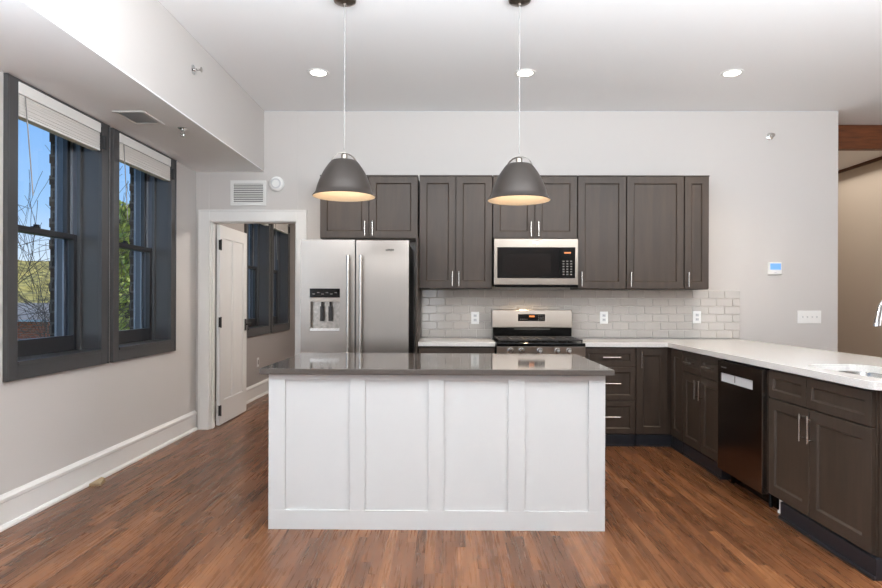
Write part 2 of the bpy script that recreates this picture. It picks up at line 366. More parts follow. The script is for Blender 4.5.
# ---------------------------------------------------------------- windows
def window(i, y0, y1, mref='win'):
    r = root('window_%d' % i, (XL, (y0+y1)/2, HZ0), kind='structure')
    a, b = y0+.085, y1-.085; XG = XL-.13; zt = HZ1
    bm = BM()
    P = .022
    box(bm, XL, XL+P, y0, a+.005, .815, ZS-.002 if i < 3 else 2.54); box(bm, XL, XL+P, b-.005, y1, .815, ZS-.002 if i < 3 else 2.54)
    box(bm, XL, XL+P, a+.005, b-.005, .815, .90); box(bm, XL, XL+P, a+.005, b-.005, HZ1, ZS-.002 if i < 3 else 2.54)
    box(bm, XL+P, XL+P+.006, y0, y0+.012, .815, ZS-.003); box(bm, XL+P, XL+P+.006, y1-.012, y1, .815, ZS-.003)
    obj('casing', bm, mref, r, bev=.002)
    bm = BM()                                        # jamb lining and stool
    box(bm, XG-.15, XL, a+.0005, a+.006, HZ0, zt); box(bm, XG-.0, XL, b-.006, b-.0005, HZ0, zt)
    box(bm, XG-.15, XL, a+.006, b-.006, zt-.006, zt-.0005); box(bm, XG, XL+.03, a+.006, b-.006, HZ0-.0, HZ0+.02)
    box(bm, XG-.012, XG+.012, a+.006, a+.03, HZ0+.02, zt-.006); box(bm, XG-.012, XG+.012, b-.03, b-.006, HZ0+.02, zt-.006)
    obj('jamb', bm, mref, r, bev=.001)
    bm = BM()                                        # outer tracks, pale colour imitates reflections on the dark frame
    for x0, x1, t in ((XG-.060, XG-.054, .028), (XG-.112, XG-.100, .034), (XG-.180, XG-.165, .012)):
        box(bm, x0, x1, b-t, b-.0005, HZ0+.02, zt-.006); box(bm, x0, x1, a+.006, a+t, HZ0+.02, zt-.006)
    obj('track_glint', bm, 'track_glint', r)
    obj('jamb_liner', box(BM(), XG-.18, XG-.012, b-.008, b-.0005, HZ0+.02, zt-.006), 'lining', r)
    bm = BM(); box(bm, XG-.22, XG, a+.006, b-.006, HZ0-.02, HZ0+.018); obj('outer_sill', bm, 'win', r)
    zm = 1.715
    def sash(name, x0, x1, z0, z1, br, tr):
        bm = BM(); ya, yb = a+.012, b-.012; s = .045
        box(bm, x0, x1, ya, ya+s, z0, z1); box(bm, x0, x1, yb-s, yb, z0, z1); box(bm, x0, x1, ya+s, yb-s, z0, z0+br); box(bm, x0, x1, ya+s, yb-s, z1-tr, z1)
        o = obj(name, bm, 'sash', r, bev=.003)
        obj('pane', box(BM(), (x0+x1)/2-.002, (x0+x1)/2+.002, ya+s-.004, yb-s+.004, z0+br-.004, z1-tr+.004), 'glass', o)
        return o
    lo = sash('lower_sash', XG-.052, XG-.014, HZ0+.021, zm+.018, .105, .038)
    sash('upper_sash', XG-.098, XG-.061, zm-.018, zt-.007, .036, .045)
    ym = (a+b)/2 + .0
    bm = BM(); box(bm, XG-.05, XG-.02, ym-.03, ym+.03, zm+.018, zm+.028); box(bm, XG-.045, XG-.02, ym-.008, ym+.02, zm+.028, zm+.042)
    obj('sash_lock', bm, 'bronze', lo, bev=.002)
    return a, b
for i, (y0, y1) in enumerate(WY): window(i+1, y0, y1)

def blind(a, b, label, wand=True, tilt=0, zt=2.522):
    r = root('window_blind', (XL, (a+b)/2, zt), label, 'blind', 'raised blinds at the tall windows')
    x = XL+.012
    obj('valance', box(BM(), x-.045, x+.016, a-.0, b+.0, zt-.068, zt), 'blindedge', r, bev=.003)
    bm = BM(); n = 15
    for k in range(n):
        z = zt-.072-k*.0072; d = .0015*math.sin(k*2.3)
        box(bm, x-.04, x+.011+d, a+.006, b-.006, z-.0066, z)
    obj('slat_stack', bm, 'blind', r)
    z = zt-.072-n*.0072
    obj('bottom_rail', box(BM(), x-.042, x+.013, a+.004, b-.004, z-.016, z-.001), 'blindedge', r, bev=.002)
    bm = BM(); box(bm, XL+.0285, XL+.05, b+.008, b+.034, z+.00, zt-.085)
    obj('side_bracket', bm, 'sash', r, bev=.003)
    if wand:
        bm = BM(); tube(bm, [(x+.022, a+.04, zt-.075), (x+.045, a+.075+tilt*.4, zt-.64)], .0035, 8)
        obj('tilt_wand', bm, 'cord', r)
for (a, b), lb in zip(op[:2], ('white slatted blind raised at the nearer left window, hanging wand in front', 'white slatted blind raised at the second left window, nearer the doorway')):
    blind(a+.004, b-.028, lb, True, 0 if a < 4 else -.05)
blind(op[2][0]+.004, op[2][1]-.028, 'white blind at the bedroom window nearer the door leaf', False, zt=2.49)
blind(op[3][0]+.004, op[3][1]-.028, 'white blind at the far bedroom window seen through the doorway', True, -.02, zt=2.49)

# ---------------------------------------------------------------- kitchen: cabinets
def FB(y):                                           # wall run facing the camera
    return lambda u, w, v: (u, y-w, v)
def FP(x):                                           # peninsula run facing the room
    return lambda u, w, v: (x-w, u, v)
def pull(parent, F, u, v, length, vert=True, off=.032, name='handle'):
    bm = BM(); h = length/2
    P = (lambda s, w: F(u, w, v+s)) if vert else (lambda s, w: F(u+s, w, v))
    tube(bm, [P(-h, off), P(h, off)], .0058, 12)
    for s in (-h+.018, h-.018): tube(bm, [P(s, .0), P(s, off)], .0048, 10)
    return obj(name, bm, 'nickel', parent, smooth=True)
def carcass(r, F, u0, u1, v0, v1, depth):
    bm = BM(); box(bm, u0+.001, u1-.001, -depth, 0, v0, v1, F); return obj('body', bm, 'cab', r, bev=.001)
def door(r, F, u0, u1, v0, v1, hu=None, hv=None, hl=.15, fr=.062, name='door', vert=True):
    bm = BM(); shaker(bm, F, u0, u1, v0, v1, fr=fr, w0=.001)
    d = obj(name, bm, 'cab', r)
    if hu is not None:
        F2 = lambda u, w, v: F(u, w+.0205, v)
        pull(d, F2, hu, hv, hl, vert)
    return d
FU = FB(D-.33)
def upper(u0, u1, v0, v1, doors, label, pulls):
    r = root('wall_cabinet', ((u0+u1)/2, D, v0), label, 'cabinet')
    bm = BM(); box(bm, u0+.001, u1-.001, -.328, 0, v0, v1, FU); obj('body', bm, 'cab', r, bev=.001)
    g = .003
    for (a, b), p in zip(doors, pulls):
        door(r, FU, a+g, b-g, v0+.006, v1-.012, p, v0+.09, .135)
    bm = BM(); box(bm, u0+.001, u1-.001, .001, .026, v1-.01, v1, FU); obj('top_strip', bm, 'cab', r)
    return r
ZT = 2.437; ZL = 1.388; ZH = 1.85
upper(-1.178, -.268, ZH, ZT, [(-1.178, -.722), (-.722, -.268)], 'two-door stained wood wall cabinet above the refrigerator', (-.757, -.687))
upper(-.254, .421, ZL, ZT, [(-.254, .082), (.082, .421)], 'tall two-door stained wood wall cabinet left of the microwave', (.052, .112))
upper(.425, 1.205, ZH, ZT, [(.425, .812), (.812, 1.205)], 'short two-door stained wood wall cabinet directly above the microwave', (.775, .845))
upper(1.209, 1.655, ZL, ZT, [(1.209, 1.655)], 'single-door stained wood wall cabinet just right of the microwave', (1.243,))
upper(1.659, 2.186, ZL, ZT, [(1.659, 2.186)], 'wide single-door stained wood wall cabinet, second from the right end', (1.695,))
upper(2.190, 2.418, ZL, ZT, [(2.190, 2.418)], 'narrow single-door stained wood wall cabinet at the right end', (2.222,))

FBB = FB(5.376)
ZB0, ZB1 = .102, .873
def base(u0, u1, F, depth, label, loc, toe=True, z0=ZB0):
    r = root('base_cabinet', loc, label, 'cabinet'); carcass(r, F, u0, u1, z0, ZB1, depth)
    return r
def toek(r, F, u0, u1, depth=.06):
    bm = BM(); box(bm, u0+.0015, u1-.0015, -depth, .012, 0, ZB0-.002, F); box(bm, u0+.0015, u1-.0015, .012, .022, 0, .018, F)
    obj('toe_kick', bm, 'toe', r, bev=.003)
G = .003
# left of range
r = base(-.246, .428, FBB, .585, 'stained wood base cabinet between refrigerator and range', (.09, 5.6, 0)); toek(r, FBB, -.246, .428)
door(r, FBB, -.246+G, .428-G, .70, .862, .09, .785, .15, .045, 'drawer', False)
door(r, FBB, -.246+G, .089, .112, .694, .055, .60); door(r, FBB, .095, .428-G, .112, .694, .13, .60)
# drawers
r = base(1.202, 1.664, FBB, .585, 'stained wood base cabinet with three drawers right of the range', (1.43, 5.6, 0)); toek(r, FBB, 1.202, 1.664)
for a, b, hv in ((.702, .862, .785), (.405, .696, .555), (.112, .399, .262)):
    door(r, FBB, 1.202+G, 1.664-G, a, b, 1.447, hv, .155, .045, 'drawer', False)
r = base(1.666, 2.565, FBB, .585, 'stained wood corner base cabinet with one narrow door', (2.1, 5.6, 0)); toek(r, FBB, 1.666, 1.985)
door(r, FBB, 1.666+G, 1.942, .112, .862, 1.708, .765, .145)
FPP = FP(1.986)
r = base(5.074, 5.353, FPP, .58, 'narrow stained wood peninsula cabinet with plain full-height door in the corner', (2.2, 5.2, 0)); toek(r, FPP, 5.074, 5.353)
door(r, FPP, 5.077, 5.335, .112, .862)
r = base(4.372, 5.072, FPP, .58, 'stained wood peninsula cabinet with two small drawers over two doors, left of dishwasher', (2.2, 4.7, 0)); toek(r, FPP, 4.372, 5.072)
for a, b in ((4.375, 4.718), (4.724, 5.069)):
    door(r, FPP, a, b, .702, .862, (a+b)/2, .783, .15, .045, 'drawer', False)
door(r, FPP, 4.375, 4.718, .112, .694, 4.682, .59, .15); door(r, FPP, 4.724, 5.069, .112, .694, 4.76, .59, .15)
# sink cabinet
r = root('base_cabinet', (2.2, 3.2, 0), 'stained wood sink base cabinet with two wide doors, at the peninsula end', 'cabinet')
bm = BM()
box(bm, 2.822, 3.728, -.58, 0, ZB0, .62, FPP)
box(bm, 2.822, 3.728, -.02, 0, .62, ZB1, FPP); box(bm, 2.822, 3.728, -.58, -.56, .62, ZB1, FPP)
box(bm, 2.822, 2.84, -.56, -.02, .62, ZB1, FPP); box(bm, 3.71, 3.728, -.56, -.02, .62, ZB1, FPP)
obj('body', bm, 'cab', r, bev=.001)
box(bm := BM(), 2.80, 3.60, -.06, .018, 0, ZB0-.002, FPP); box(bm, 2.80, 3.60, .018, .030, 0, .02, FPP); obj('toe_kick', bm, 'toe', r, bev=.004)
bm = BM(); box(bm, 1.996, 2.60, 2.800, 2.8205, ZB0, ZB1); obj('end_panel', bm, 'cab', r, bev=.001)
for a, b in ((2.828, 3.337), (3.343, 3.724)):
    door(r, FPP, a, b, .700, .862, None, None, .15, .045, 'false_drawer')
door(r, FPP, 2.828, 3.307, .112, .692, 3.273, .59, .15); door(r, FPP, 3.313, 3.724, .112, .692, 3.348, .59, .15)
bm = BM(); tube(bm, [(2.03, 3.70, 0), (2.03, 3.70, .101)], .011, 12); lathe(bm, [(0, 0), (.02, 0), (.02, .012), (.0, .014)], (2.03, 3.70, 0), 16); obj('levelling_foot', bm, 'white', r, smooth=True, label='white plastic levelling foot')
# fridge side panel
tag(obj('side_panel', box(BM(), -.272, -.2535, 5.30, 5.965, 0, ZH-.004), 'cab', loc=(-.262, 5.6, 0), bev=.001), 'tall stained wood filler panel between refrigerator and backsplash', 'cabinet panel')
# peninsula back panel
tag(obj('back_panel', box(BM(), 2.605, 2.625, 2.80, 5.96, 0, .873), 'cab', loc=(2.61, 4.4, 0)), 'stained wood panel closing the back of the peninsula', 'cabinet panel')

# ---------------------------------------------------------------- countertops
def arc(cx, cy, r, a0, a1, n=8): return [(cx+r*math.cos(a0+(a1-a0)*k/n), cy+r*math.sin(a0+(a1-a0)*k/n)) for k in range(n+1)]
def slab(outer, hole, z0, z1):
    bm = BM()
    for z in (z0, z1):
        es = []
        for lp in ([outer] + ([hole] if hole else [])):
            vs = [bm.verts.new((x, y, z)) for x, y in lp]
            es += [bm.edges.new((vs[i], vs[(i+1) % len(vs)])) for i in range(len(vs))]
        bmesh.ops.triangle_fill(bm, use_beauty=True, edges=es)
    for lp in ([outer] + ([hole] if hole else [])):
        n = len(lp)
        for i in range(n):
            (x0, y0), (x1, y1) = lp[i], lp[(i+1) % n]
            bm.faces.new([bm.verts.new(p) for p in ((x0, y0, z0), (x1, y1, z0), (x1, y1, z1), (x0, y0, z1))])
    bmesh.ops.remove_doubles(bm, verts=bm.verts[:], dist=1e-5)
    return bm
Z0, Z1 = .875, .914
R_ = .07; YE = 2.765
outer = [(1.201, 5.335), (1.940, 5.335)] + arc(1.940+R_, YE+R_, R_, PI, 1.5*PI) + arc(2.85-R_, YE+R_, R_, 1.5*PI, 2*PI) + [(2.85, 5.965), (1.201, 5.965)]
sx0, sx1, sy0, sy1, sr = 2.055, 2.425, 2.86, 3.56, .10
def rrect(x0, x1, y0, y1, r, n=6): return arc(x1-r, y1-r, r, 0, PI/2, n) + arc(x0+r, y1-r, r, PI/2, PI, n) + arc(x0+r, y0+r, r, PI, 1.5*PI, n) + arc(x1-r, y0+r, r, 1.5*PI, 2*PI, n)
tag(obj('countertop', slab(outer, rrect(sx0, sx1, sy0, sy1, sr), Z0, Z1), 'quartz', loc=(2.2, 4.4, Z0), bev=.003), 'white quartz L-shaped countertop over the peninsula with a sink cut-out', 'countertop')
tag(obj('countertop', box(BM(), -.250, .4285, 5.335, 5.965, Z0, Z1), 'quartz', loc=(.09, 5.65, Z0), bev=.003), 'short white quartz countertop between refrigerator and range', 'countertop')
# sink
r = root('kitchen_sink', ((sx0+sx1)/2, (sy0+sy1)/2, .66), 'stainless steel undermount sink set in the peninsula countertop', 'sink')
bm = BM(); zb = .67
ls = [[(x, y, z) for x, y in rrect(sx0-d, sx1+d, sy0-d, sy1+d, sr+d)] for d, z in ((.022, Z0-.001), (.001, Z0-.001), (.0, Z0-.004), (-.008, zb+.03), (-.03, zb), (-.09, zb-.004), (-.088, zb-.012), (-.025, zb-.008), (.001, zb+.02), (.006, Z0-.008), (.022, Z0-.006))]
loops(bm, ls, False, False); bm.verts.ensure_lookup_table()
n_ = len(ls[0]); bm.faces.new(bm.verts[5*n_:6*n_]); bm.faces.new(bm.verts[6*n_:7*n_])
obj('basin', bm, 'sinkm', r, smooth=True)
cx, cy = (sx0+sx1)/2, (sy0+sy1)/2
bm = BM(); lathe(bm, [(0, .004), (.02, .004), (.03, .008), (.04, .006), (.044, .0), (0, 0)], (cx, cy, zb-.003), 24); obj('drain', bm, 'chrome', r, smooth=True)
# faucet
fx, fy = 2.498, 3.27
r = root('kitchen_faucet', (fx, fy, Z1), 'polished chrome gooseneck faucet standing behind the peninsula sink', 'faucet')
bm = BM(); lathe(bm, [(0, 0), (.03, 0), (.03, .006), (.025, .012), (.023, .10), (.018, .112), (0, .112)], (fx, fy, Z1+.0005), 24); obj('base', bm, 'chrome', r, smooth=True)
bm = BM(); pts = [(fx, fy, Z1+.10), (fx, fy, Z1+.24)] + [(fx-.085+.085*math.cos(a), fy, Z1+.30+.105*math.sin(a)) for a in [PI*k/14 for k in range(0, 14)]] + [(fx-.178, fy, Z1+.325)]
pts = [(fx, fy, Z1+.10), (fx, fy, Z1+.30)] + [(fx-.088+.088*math.cos(a), fy, Z1+.31+.10*math.sin(a)) for a in [PI*k/16 for k in range(0, 14)]]
e1 = Vector(pts[-1]); pts.append(tuple(e1 + Vector((-.016, 0, -.022))))
tube(bm, pts, .0125, 16); obj('spout', bm, 'chrome', r, smooth=True)
e1 = Vector(pts[-1]); d1 = Vector((-.022, 0, -.112))
bm = BM(); tube(bm, [e1, e1+d1*.1, e1+d1*.5, e1+d1*.92, e1+d1], [.0135, .014, .0155, .019, .018], 20); obj('spray_head', bm, 'chrome', r, smooth=True)
bm = BM(); tube(bm, [(fx, fy+.02, Z1+.07), (fx, fy+.05, Z1+.075), (fx, fy+.12, Z1+.10)], [.010, .007, .005], 12); obj('lever', bm, 'chrome', r, smooth=True)
# soap dispenser
r = root('soap_dispenser', (2.555, 3.54, Z1), 'small dark metal soap dispenser on the countertop beyond the faucet', 'soap dispenser')
bm = BM(); lathe(bm, [(0, 0), (.02, 0), (.02, .004), (.013, .008), (.012, .040), (.0, .042)], (2.575, 3.54, Z1+.0005), 20); obj('pump_collar', bm, 'canopy', r, smooth=True)
bm = BM(); tube(bm, [(2.575, 3.54, Z1+.040), (2.575, 3.54, Z1+.056), (2.565, 3.54, Z1+.060), (2.545, 3.54, Z1+.054)], .006, 10); obj('nozzle', bm, 'canopy', r, smooth=True)

# ---------------------------------------------------------------- backsplash
bm = BM(); bmg = BM()
TX0, TX1, TZ0, TZ1 = -.25, 2.868, .917, 1.384
nrow = 6; th = (TZ1-TZ0)/nrow; tw = .156
for j in range(nrow):
    x = TX0 - (0 if j % 2 else tw/2)
    z0 = TZ0+j*th
    while x < TX1-.003:
        a, b = max(x, TX0)+.0012, min(x+tw, TX1)-.0012
        if b-a > .01:
            c0, c1 = z0+.0012, z0+th-.0012; bv = min(.0035, (b-a)/3)
            def rc(d, y): return [(a+d, y, c0+d), (b-d, y, c0+d), (b-d, y, c1-d), (a+d, y, c1-d)]
            loops(bm, [rc(0, D-.0015), rc(0, D-.005), rc(bv, D-.0095)])
        x += tw
r = root('tile_backsplash', ((TX0+TX1)/2, D, TZ0), 'glossy greige subway tile backsplash above the wall counter', 'tile backsplash')
obj('tile_field', bm, 'tile', r)
obj('grout_bed', box(BM(), TX0, TX1, D-.0035, D-.0005, TZ0, TZ1), 'grout', r)

# ---------------------------------------------------------------- wall plates
def outlet(x, z, y, label, gangs=1, name='wall_outlet', cat='outlet', rootF=None):
    r = root(name, (x, y, z), label, cat)
    return r
def duplex(x, z, y, label):
    r = root('wall_outlet', (x, y, z), label, 'outlet', 'outlets on the backsplash')
    obj('cover_plate', box(BM(), x-.039, x+.039, y-.005, y, z-.06, z+.06), 'white', r, bev=.002)
    for s in (-.021, .021):
        bm = BM(); box(bm, x-.016, x+.016, y-.0075, y-.0052, z+s-.014, z+s+.014)
        o = obj('receptacle', bm, 'ltgrey', r, bev=.002)
        bm = BM(); box(bm, x-.008, x-.005, y-.0082, y-.0077, z+s-.004, z+s+.006); box(bm, x+.005, x+.008, y-.0082, y-.0077, z+s-.004, z+s+.006)
        obj('slot', bm, 'dark', o)
    return r
o1 = duplex(.28, 1.108, D-.0098, 'white duplex outlet on the tiles left of the range')
dup(o1, (1.54, D-.0098, 1.114), label='white duplex outlet on the tiles nearest the right of the range')
dup(o1, (2.447, D-.0098, 1.122), label='white duplex outlet on the tiles below the right end wall cabinets')
r = root('switch_plate', (3.542, D, 1.128), 'white four-gang switch plate on the wall above the peninsula', 'light switch')
obj('cover_plate', box(BM(), 3.426, 3.658, D-.006, D-.0003, 1.066, 1.19), 'white', r, bev=.003)
for k in range(4):
    x = 3.476+k*.046
    bm = BM(); box(bm, x-.005, x+.005, D-.016, D-.0062, 1.122, 1.136); obj('toggle', bm, 'ltgrey', r, bev=.002)
r = root('thermostat', (3.2, D, 1.60), 'small white thermostat with blue screen on the right wall', 'thermostat')
obj('case', box(BM(), 3.135, 3.265, D-.026, D-.0003, 1.54, 1.662), 'white', r, bev=.006)
obj('screen', box(BM(), 3.150, 3.252, D-.0285, D-.0262, 1.588, 1.648), 'lcd', r)
bm = BM(); box(bm, 3.19, 3.21, D-.0285, D-.0262, 1.556, 1.562); obj('button', bm, 'ltgrey', r)
# bedroom outlet
r = root('wall_outlet', (XL, 7.95, .38), 'small outlet on the bedroom wall below the windows', 'outlet')
obj('cover_plate', box(BM(), XL+.0003, XL+.006, 7.91, 7.99, .40, .52), 'ltgrey', r, bev=.002)
obj('receptacle', box(BM(), XL+.0062, XL+.009, 7.935, 7.965, .43, .49), 'keys', r)

# return grille & smoke detector
r = root('return_grille', (-1.956, D, 2.33), 'white louvred return air grille on the wall above the doorway', 'air vent')
bm = BM(); gx0, gx1, gz0, gz1 = -2.132, -1.780, 2.205, 2.452
for a in ((gx0, gx1, gz0, gz0+.03), (gx0, gx1, gz1-.03, gz1), (gx0, gx0+.03, gz0+.03, gz1-.03), (gx1-.03, gx1, gz0+.03, gz1-.03)): box(bm, a[0], a[1], D-.012, D-.0003, a[2], a[3])
obj('frame', bm, 'trim', r, bev=.002)
bm = BM(); n = 11
for k in range(n):
    z = gz0+.034+k*(gz1-gz0-.07)/(n-1)
    vs = [(D-.010, z-.006), (D-.008, z-.006), (D-.003, z+.004), (D-.005, z+.004)]
    loops(bm, [[(x, y, zz) for y, zz in vs] for x in (gx0+.03, gx1-.03)])
obj('louvres', bm, 'trim', r)
obj('gap_shade_backing', box(BM(), gx0+.03, gx1-.03, D-.0008, D-.0002, gz0+.03, gz1-.03), 'keys', r)  # dark sheet added behind the louvres for the shade in their gaps
r = root('smoke_detector', (-1.68, D, 2.42), 'round white smoke detector on the wall beside the return grille', 'smoke detector')
bm = BM(); lathe(bm, [(0, 0), (.072, 0), (.074, .01), (.070, .026), (.058, .038), (.030, .042), (0, .042)], (-1.676, D-.0003, 2.418), 32, '-Y'); obj('cover', bm, 'white', r, smooth=True)
bm = BM(); lathe(bm, [(.036, .0405), (.036, .0435), (.050, .0415), (.050, .038)], (-1.676, D-.0003, 2.418), 32, '-Y', closed=True)
obj('vent_ring', bm, 'ltgrey', r)

# soffit diffuser
r = root('ceiling_vent', (-2.16, 4.2, ZS), 'white supply air vent set in the soffit above the windows', 'air vent')
vx0, vx1, vy0, vy1 = -2.245, -2.03, 4.05, 4.35
bm = BM()
for a in ((vx0, vx1, vy0, vy0+.03), (vx0, vx1, vy1-.03, vy1), (vx0, vx0+.025, vy0+.03, vy1-.03), (vx1-.03, vx1, vy0+.03, vy1-.03)): box(bm, a[0], a[1], a[2], a[3], ZS-.005, ZS-.0003)
obj('frame', bm, 'trim', r, bev=.002)
bm = BM(); n = 16
for k in range(n):
    y = vy0+.04+k*(vy1-vy0-.08)/(n-1)
    loops(bm, [[(x, y-.007, ZS-.005), (x, y-.005, ZS-.005), (x, y+.007, ZS-.001), (x, y+.005, ZS-.001)] for x in (vx0+.025, vx1-.025)])
obj('louvres', bm, 'trim', r)
obj('duct_backing', box(BM(), vx0+.02, vx1-.02, vy0+.02, vy1-.02, ZS-.0009, ZS-.0002), 'ltgrey', r)

# sprinklers
def sprinkler(p, d, label):
    r = root('fire_sprinkler', p, label, 'fire sprinkler')
    p = Vector(p); d = Vector(d); s = Vector((0, 0, 1)) if abs(d.z) < .5 else Vector((0, 1, 0)); s2 = d.cross(s)
    bm = BM(); tube(bm, [p+d*.0005, p+d*.006], .034, 24); tube(bm, [p+d*.006, p+d*.012], [.034, .02], 24); obj('escutcheon', bm, 'chrome', r, smooth=True)
    bm = BM(); tube(bm, [p+d*.010, p+d*.028], .011, 12)
    for q in (-1, 1): tube(bm, [p+d*.026+s2*.009*q, p+d*.042+s2*.015*q, p+d*.058+s2*.004*q], .003, 8)
    tube(bm, [p+d*.028, p+d*.056], .0022, 8); obj('frame', bm, 'chrome', r, smooth=True)
    bm = BM(); tube(bm, [p+d*.058, p+d*.061], .019, 12); obj('deflector', bm, 'nickel', r)
sprinkler((XS, 4.287, 2.905), (1, 0, 0), 'chrome sprinkler head on the vertical face of the soffit')
sprinkler((-1.945, 4.45, ZS), (0, 0, -1), 'chrome sprinkler head under the soffit beside the vent')
sprinkler((3.155, D, 2.892), (0, -1, 0), 'chrome sprinkler head high on the right wall')

# ---------------------------------------------------------------- recessed lights
r = root('recessed_light', (-1.055, 4.96, ZC), 'round recessed ceiling light, left of the three', 'ceiling light', 'recessed ceiling lights')
bm = BM(); lathe(bm, [(.062, -.002), (.066, -.007), (.086, -.006), (.090, -.0005), (.060, -.0005)], (-1.055, 4.96, ZC), 40, closed=True); obj('trim_ring', bm, 'white', r, smooth=True)
bm = BM(); lathe(bm, [(0, -.005), (.061, -.005), (.061, -.001), (0, -.001)], (-1.055, 4.96, ZC), 32); obj('lens', bm, 'lens', r)
lamp('downlight', (-1.055, 4.96, ZC-.02), r, 'SPOT', 48, (1, .80, .58), .05, math.radians(118), .7)
dup(r, (.634, 4.97, ZC), label='round recessed ceiling light, middle of the three')
dup(r, (2.318, 4.97, ZC), label='round recessed ceiling light, right of the three')

# ---------------------------------------------------------------- pendants
def pendant(x, y, zb, label, yaw):
    r = root('pendant_lamp', (x, y, ZC), label, 'pendant lamp', 'pendant lamps over the island')
    bm = BM(); lathe(bm, [(0, 0), (.066, 0), (.070, -.006), (.066, -.018), (.045, -.028), (.012, -.032), (.010, -.045), (0, -.045)], (x, y, ZC-.0005), 40); obj('canopy', bm, 'canopy', r, smooth=True)
    zs = zb+.235
    bm = BM(); tube(bm, [(x, y, zs+.05), (x, y, ZC-.04)], .0034, 8); obj('cord', bm, 'cord', r, smooth=True)
    R = .200
    prof = [(R-.002, -.003), (R, 0), (R-.003, .004), (.181, .024)]
    out = [(.181, .024), (.177, .040), (.170, .066), (.160, .094), (.148, .122), (.134, .150), (.117, .178), (.098, .205), (.084, .222)]
    prof = [(p*.965, q*.965) for p, q in prof]; out = [(p*.965, q*.965) for p, q in out]; R *= .965
    prof += out[1:]; rt = out[-1][0]
    prof += [(rt-.006, out[-1][1]+.004), (.012, out[-1][1]+.006), (0, out[-1][1]+.006)]
    bm = BM(); lathe(bm, prof, (x, y, zb), 56)
    sh = obj('lamp_shade', bm, 'pendant', r, smooth=True)
    bm = BM(); ip = [(R-.002, -.0025), (.172, .020)] + [(a-.004, b-.003) for a, b in out[1:]] + [(.0, out[-1][1]-.004)]
    lathe(bm, ip, (x, y, zb), 56); obj('shade_lining', bm, 'pendin', sh, smooth=True)
    bm = BM(); lathe(bm, [(.012, 0), (.02, 0), (.02, .035), (.012, .045), (0, .045)], (x, y, zb+out[-1][1]+.006), 20); obj('socket_cap', bm, 'canopy', r, smooth=True)
    bm = BM(); zt = zb+out[-1][1]; c, s = math.cos(yaw), math.sin(yaw)
    pts = []
    for k in range(13):
        a = PI*k/12; h = .082*math.cos(a); v = .075*math.sin(a)**.8
        pts.append((h, v-.022))
    ls = []
    for i, (h, v) in enumerate(pts):
        a = PI*i/12; nx, nz = math.cos(a), math.sin(a)
        l = []
        for dn, dw in ((-.0012, -.010), (.0012, -.010), (.0012, .010), (-.0012, .010)):
            hh = h+nx*dn; vv = v+nz*dn
            l.append((x+hh*c-dw*s, y+hh*s+dw*c, zt+vv))
        ls.append(l)
    loops(bm, ls); br = obj('bracket', bm, 'canopy', r)
    for sg in (-1, 1):
        bm = BM(); px, py = x+sg*.083*c, y+sg*.083*s
        tube(bm, [(px-sg*.004*c, py-sg*.004*s, zt-.014), (px+sg*.006*c, py+sg*.006*s, zt-.014)], .008, 12); obj('thumb_screw', bm, 'nickel', br)
    bm = BM(); lathe(bm, [(0, -.062), (.018, -.056), (.029, -.035), (.028, -.015), (.016, .012), (.013, .03), (0, .03)], (x, y, zb+.125), 24); obj('bulb', bm, 'bulb', r, smooth=True)
    bm = BM(); lathe(bm, [(0, 0), (.02, 0), (.02, .045), (0, .045)], (x, y, zb+.148), 20); obj('bulb_socket', bm, 'white', r, smooth=True)
    lamp('bulb_light', (x, y, zb+.05), r, 'POINT', 1.3, (1, .84, .66), .03)
pendant(-.635, 3.75, 1.919, 'grey dome pendant lamp hanging over the left of the island', math.radians(28))
pendant(.444, 3.75, 1.897, 'grey dome pendant lamp hanging over the right of the island', math.radians(150))

# ---------------------------------------------------------------- refrigerator
fx0, fx1, fyf = -1.232, -.318, 5.12
r = root('refrigerator', ((fx0+fx1)/2, 5.5, 0), 'stainless french-door refrigerator with ice and water dispenser', 'refrigerator')
obj('body', box(BM(), fx0+.012, fx1-.006, fyf+.075, 5.94, .02, 1.765), 'ltgrey' if False else 'canopy', r, bev=.004)
bm = BM(); box(bm, fx0+.03, fx1-.03, fyf+.10, 5.9, 0, .02); obj('base', bm, 'black', r)
xm = -.772
# left door with recess for dispenser
FD = FB(fyf+.07)
rx0, rx1, rz0, rz1 = -1.155, -.900, 1.015, 1.375
def frame_door(u0, u1, v0, v1, hole):
    bm = BM(); a, b, c, d = hole
    box(bm, u0, a, 0, .07, v0, v1, FD); box(bm, b, u1, 0, .07, v0, v1, FD); box(bm, a, b, 0, .07, v0, c, FD); box(bm, a, b, 0, .07, d, v1, FD); box(bm, a, b, 0, .012, c, d, FD)
    bmesh.ops.remove_doubles(bm, verts=bm.verts[:], dist=1e-4)
    return bm
dl = obj('door', frame_door(fx0, xm-.003, .73, 1.787, (rx0, rx1, rz0, rz1)), 'steel', r, bev=0)
obj('control_panel', box(BM(), rx0, rx1, fyf-.003, fyf+.055, 1.300, 1.375), 'blackgl', dl, bev=.002)
bm = BM()
for k in range(6): box(bm, rx0+.025+k*.037, rx0+.045+k*.037, fyf-.0042, fyf-.0032, 1.325+.012*(k % 2), 1.333+.012*(k % 2))
obj('panel_marks', bm, 'keys', dl)
obj('dispenser_band', box(BM(), rx0, rx1, fyf-.003, fyf+.055, 1.262, 1.298), 'steelh', dl, bev=.002, label='bright steel band')
bm = BM(); box(bm, rx0, rx1, fyf-.003, fyf+.055, rz0, rz0+.025); obj('drip_tray', bm, 'nickel', dl, bev=.002)
bm = BM(); box(bm, rx0+.001, rx1-.001, fyf+.050, fyf+.056, rz0+.025, 1.262); box(bm, rx0, rx0+.006, fyf, fyf+.05, rz0+.025, 1.262); box(bm, rx1-.006, rx1, fyf, fyf+.05, rz0+.025, 1.262); obj('recess_lining', bm, 'canopy', dl)
bm = BM()
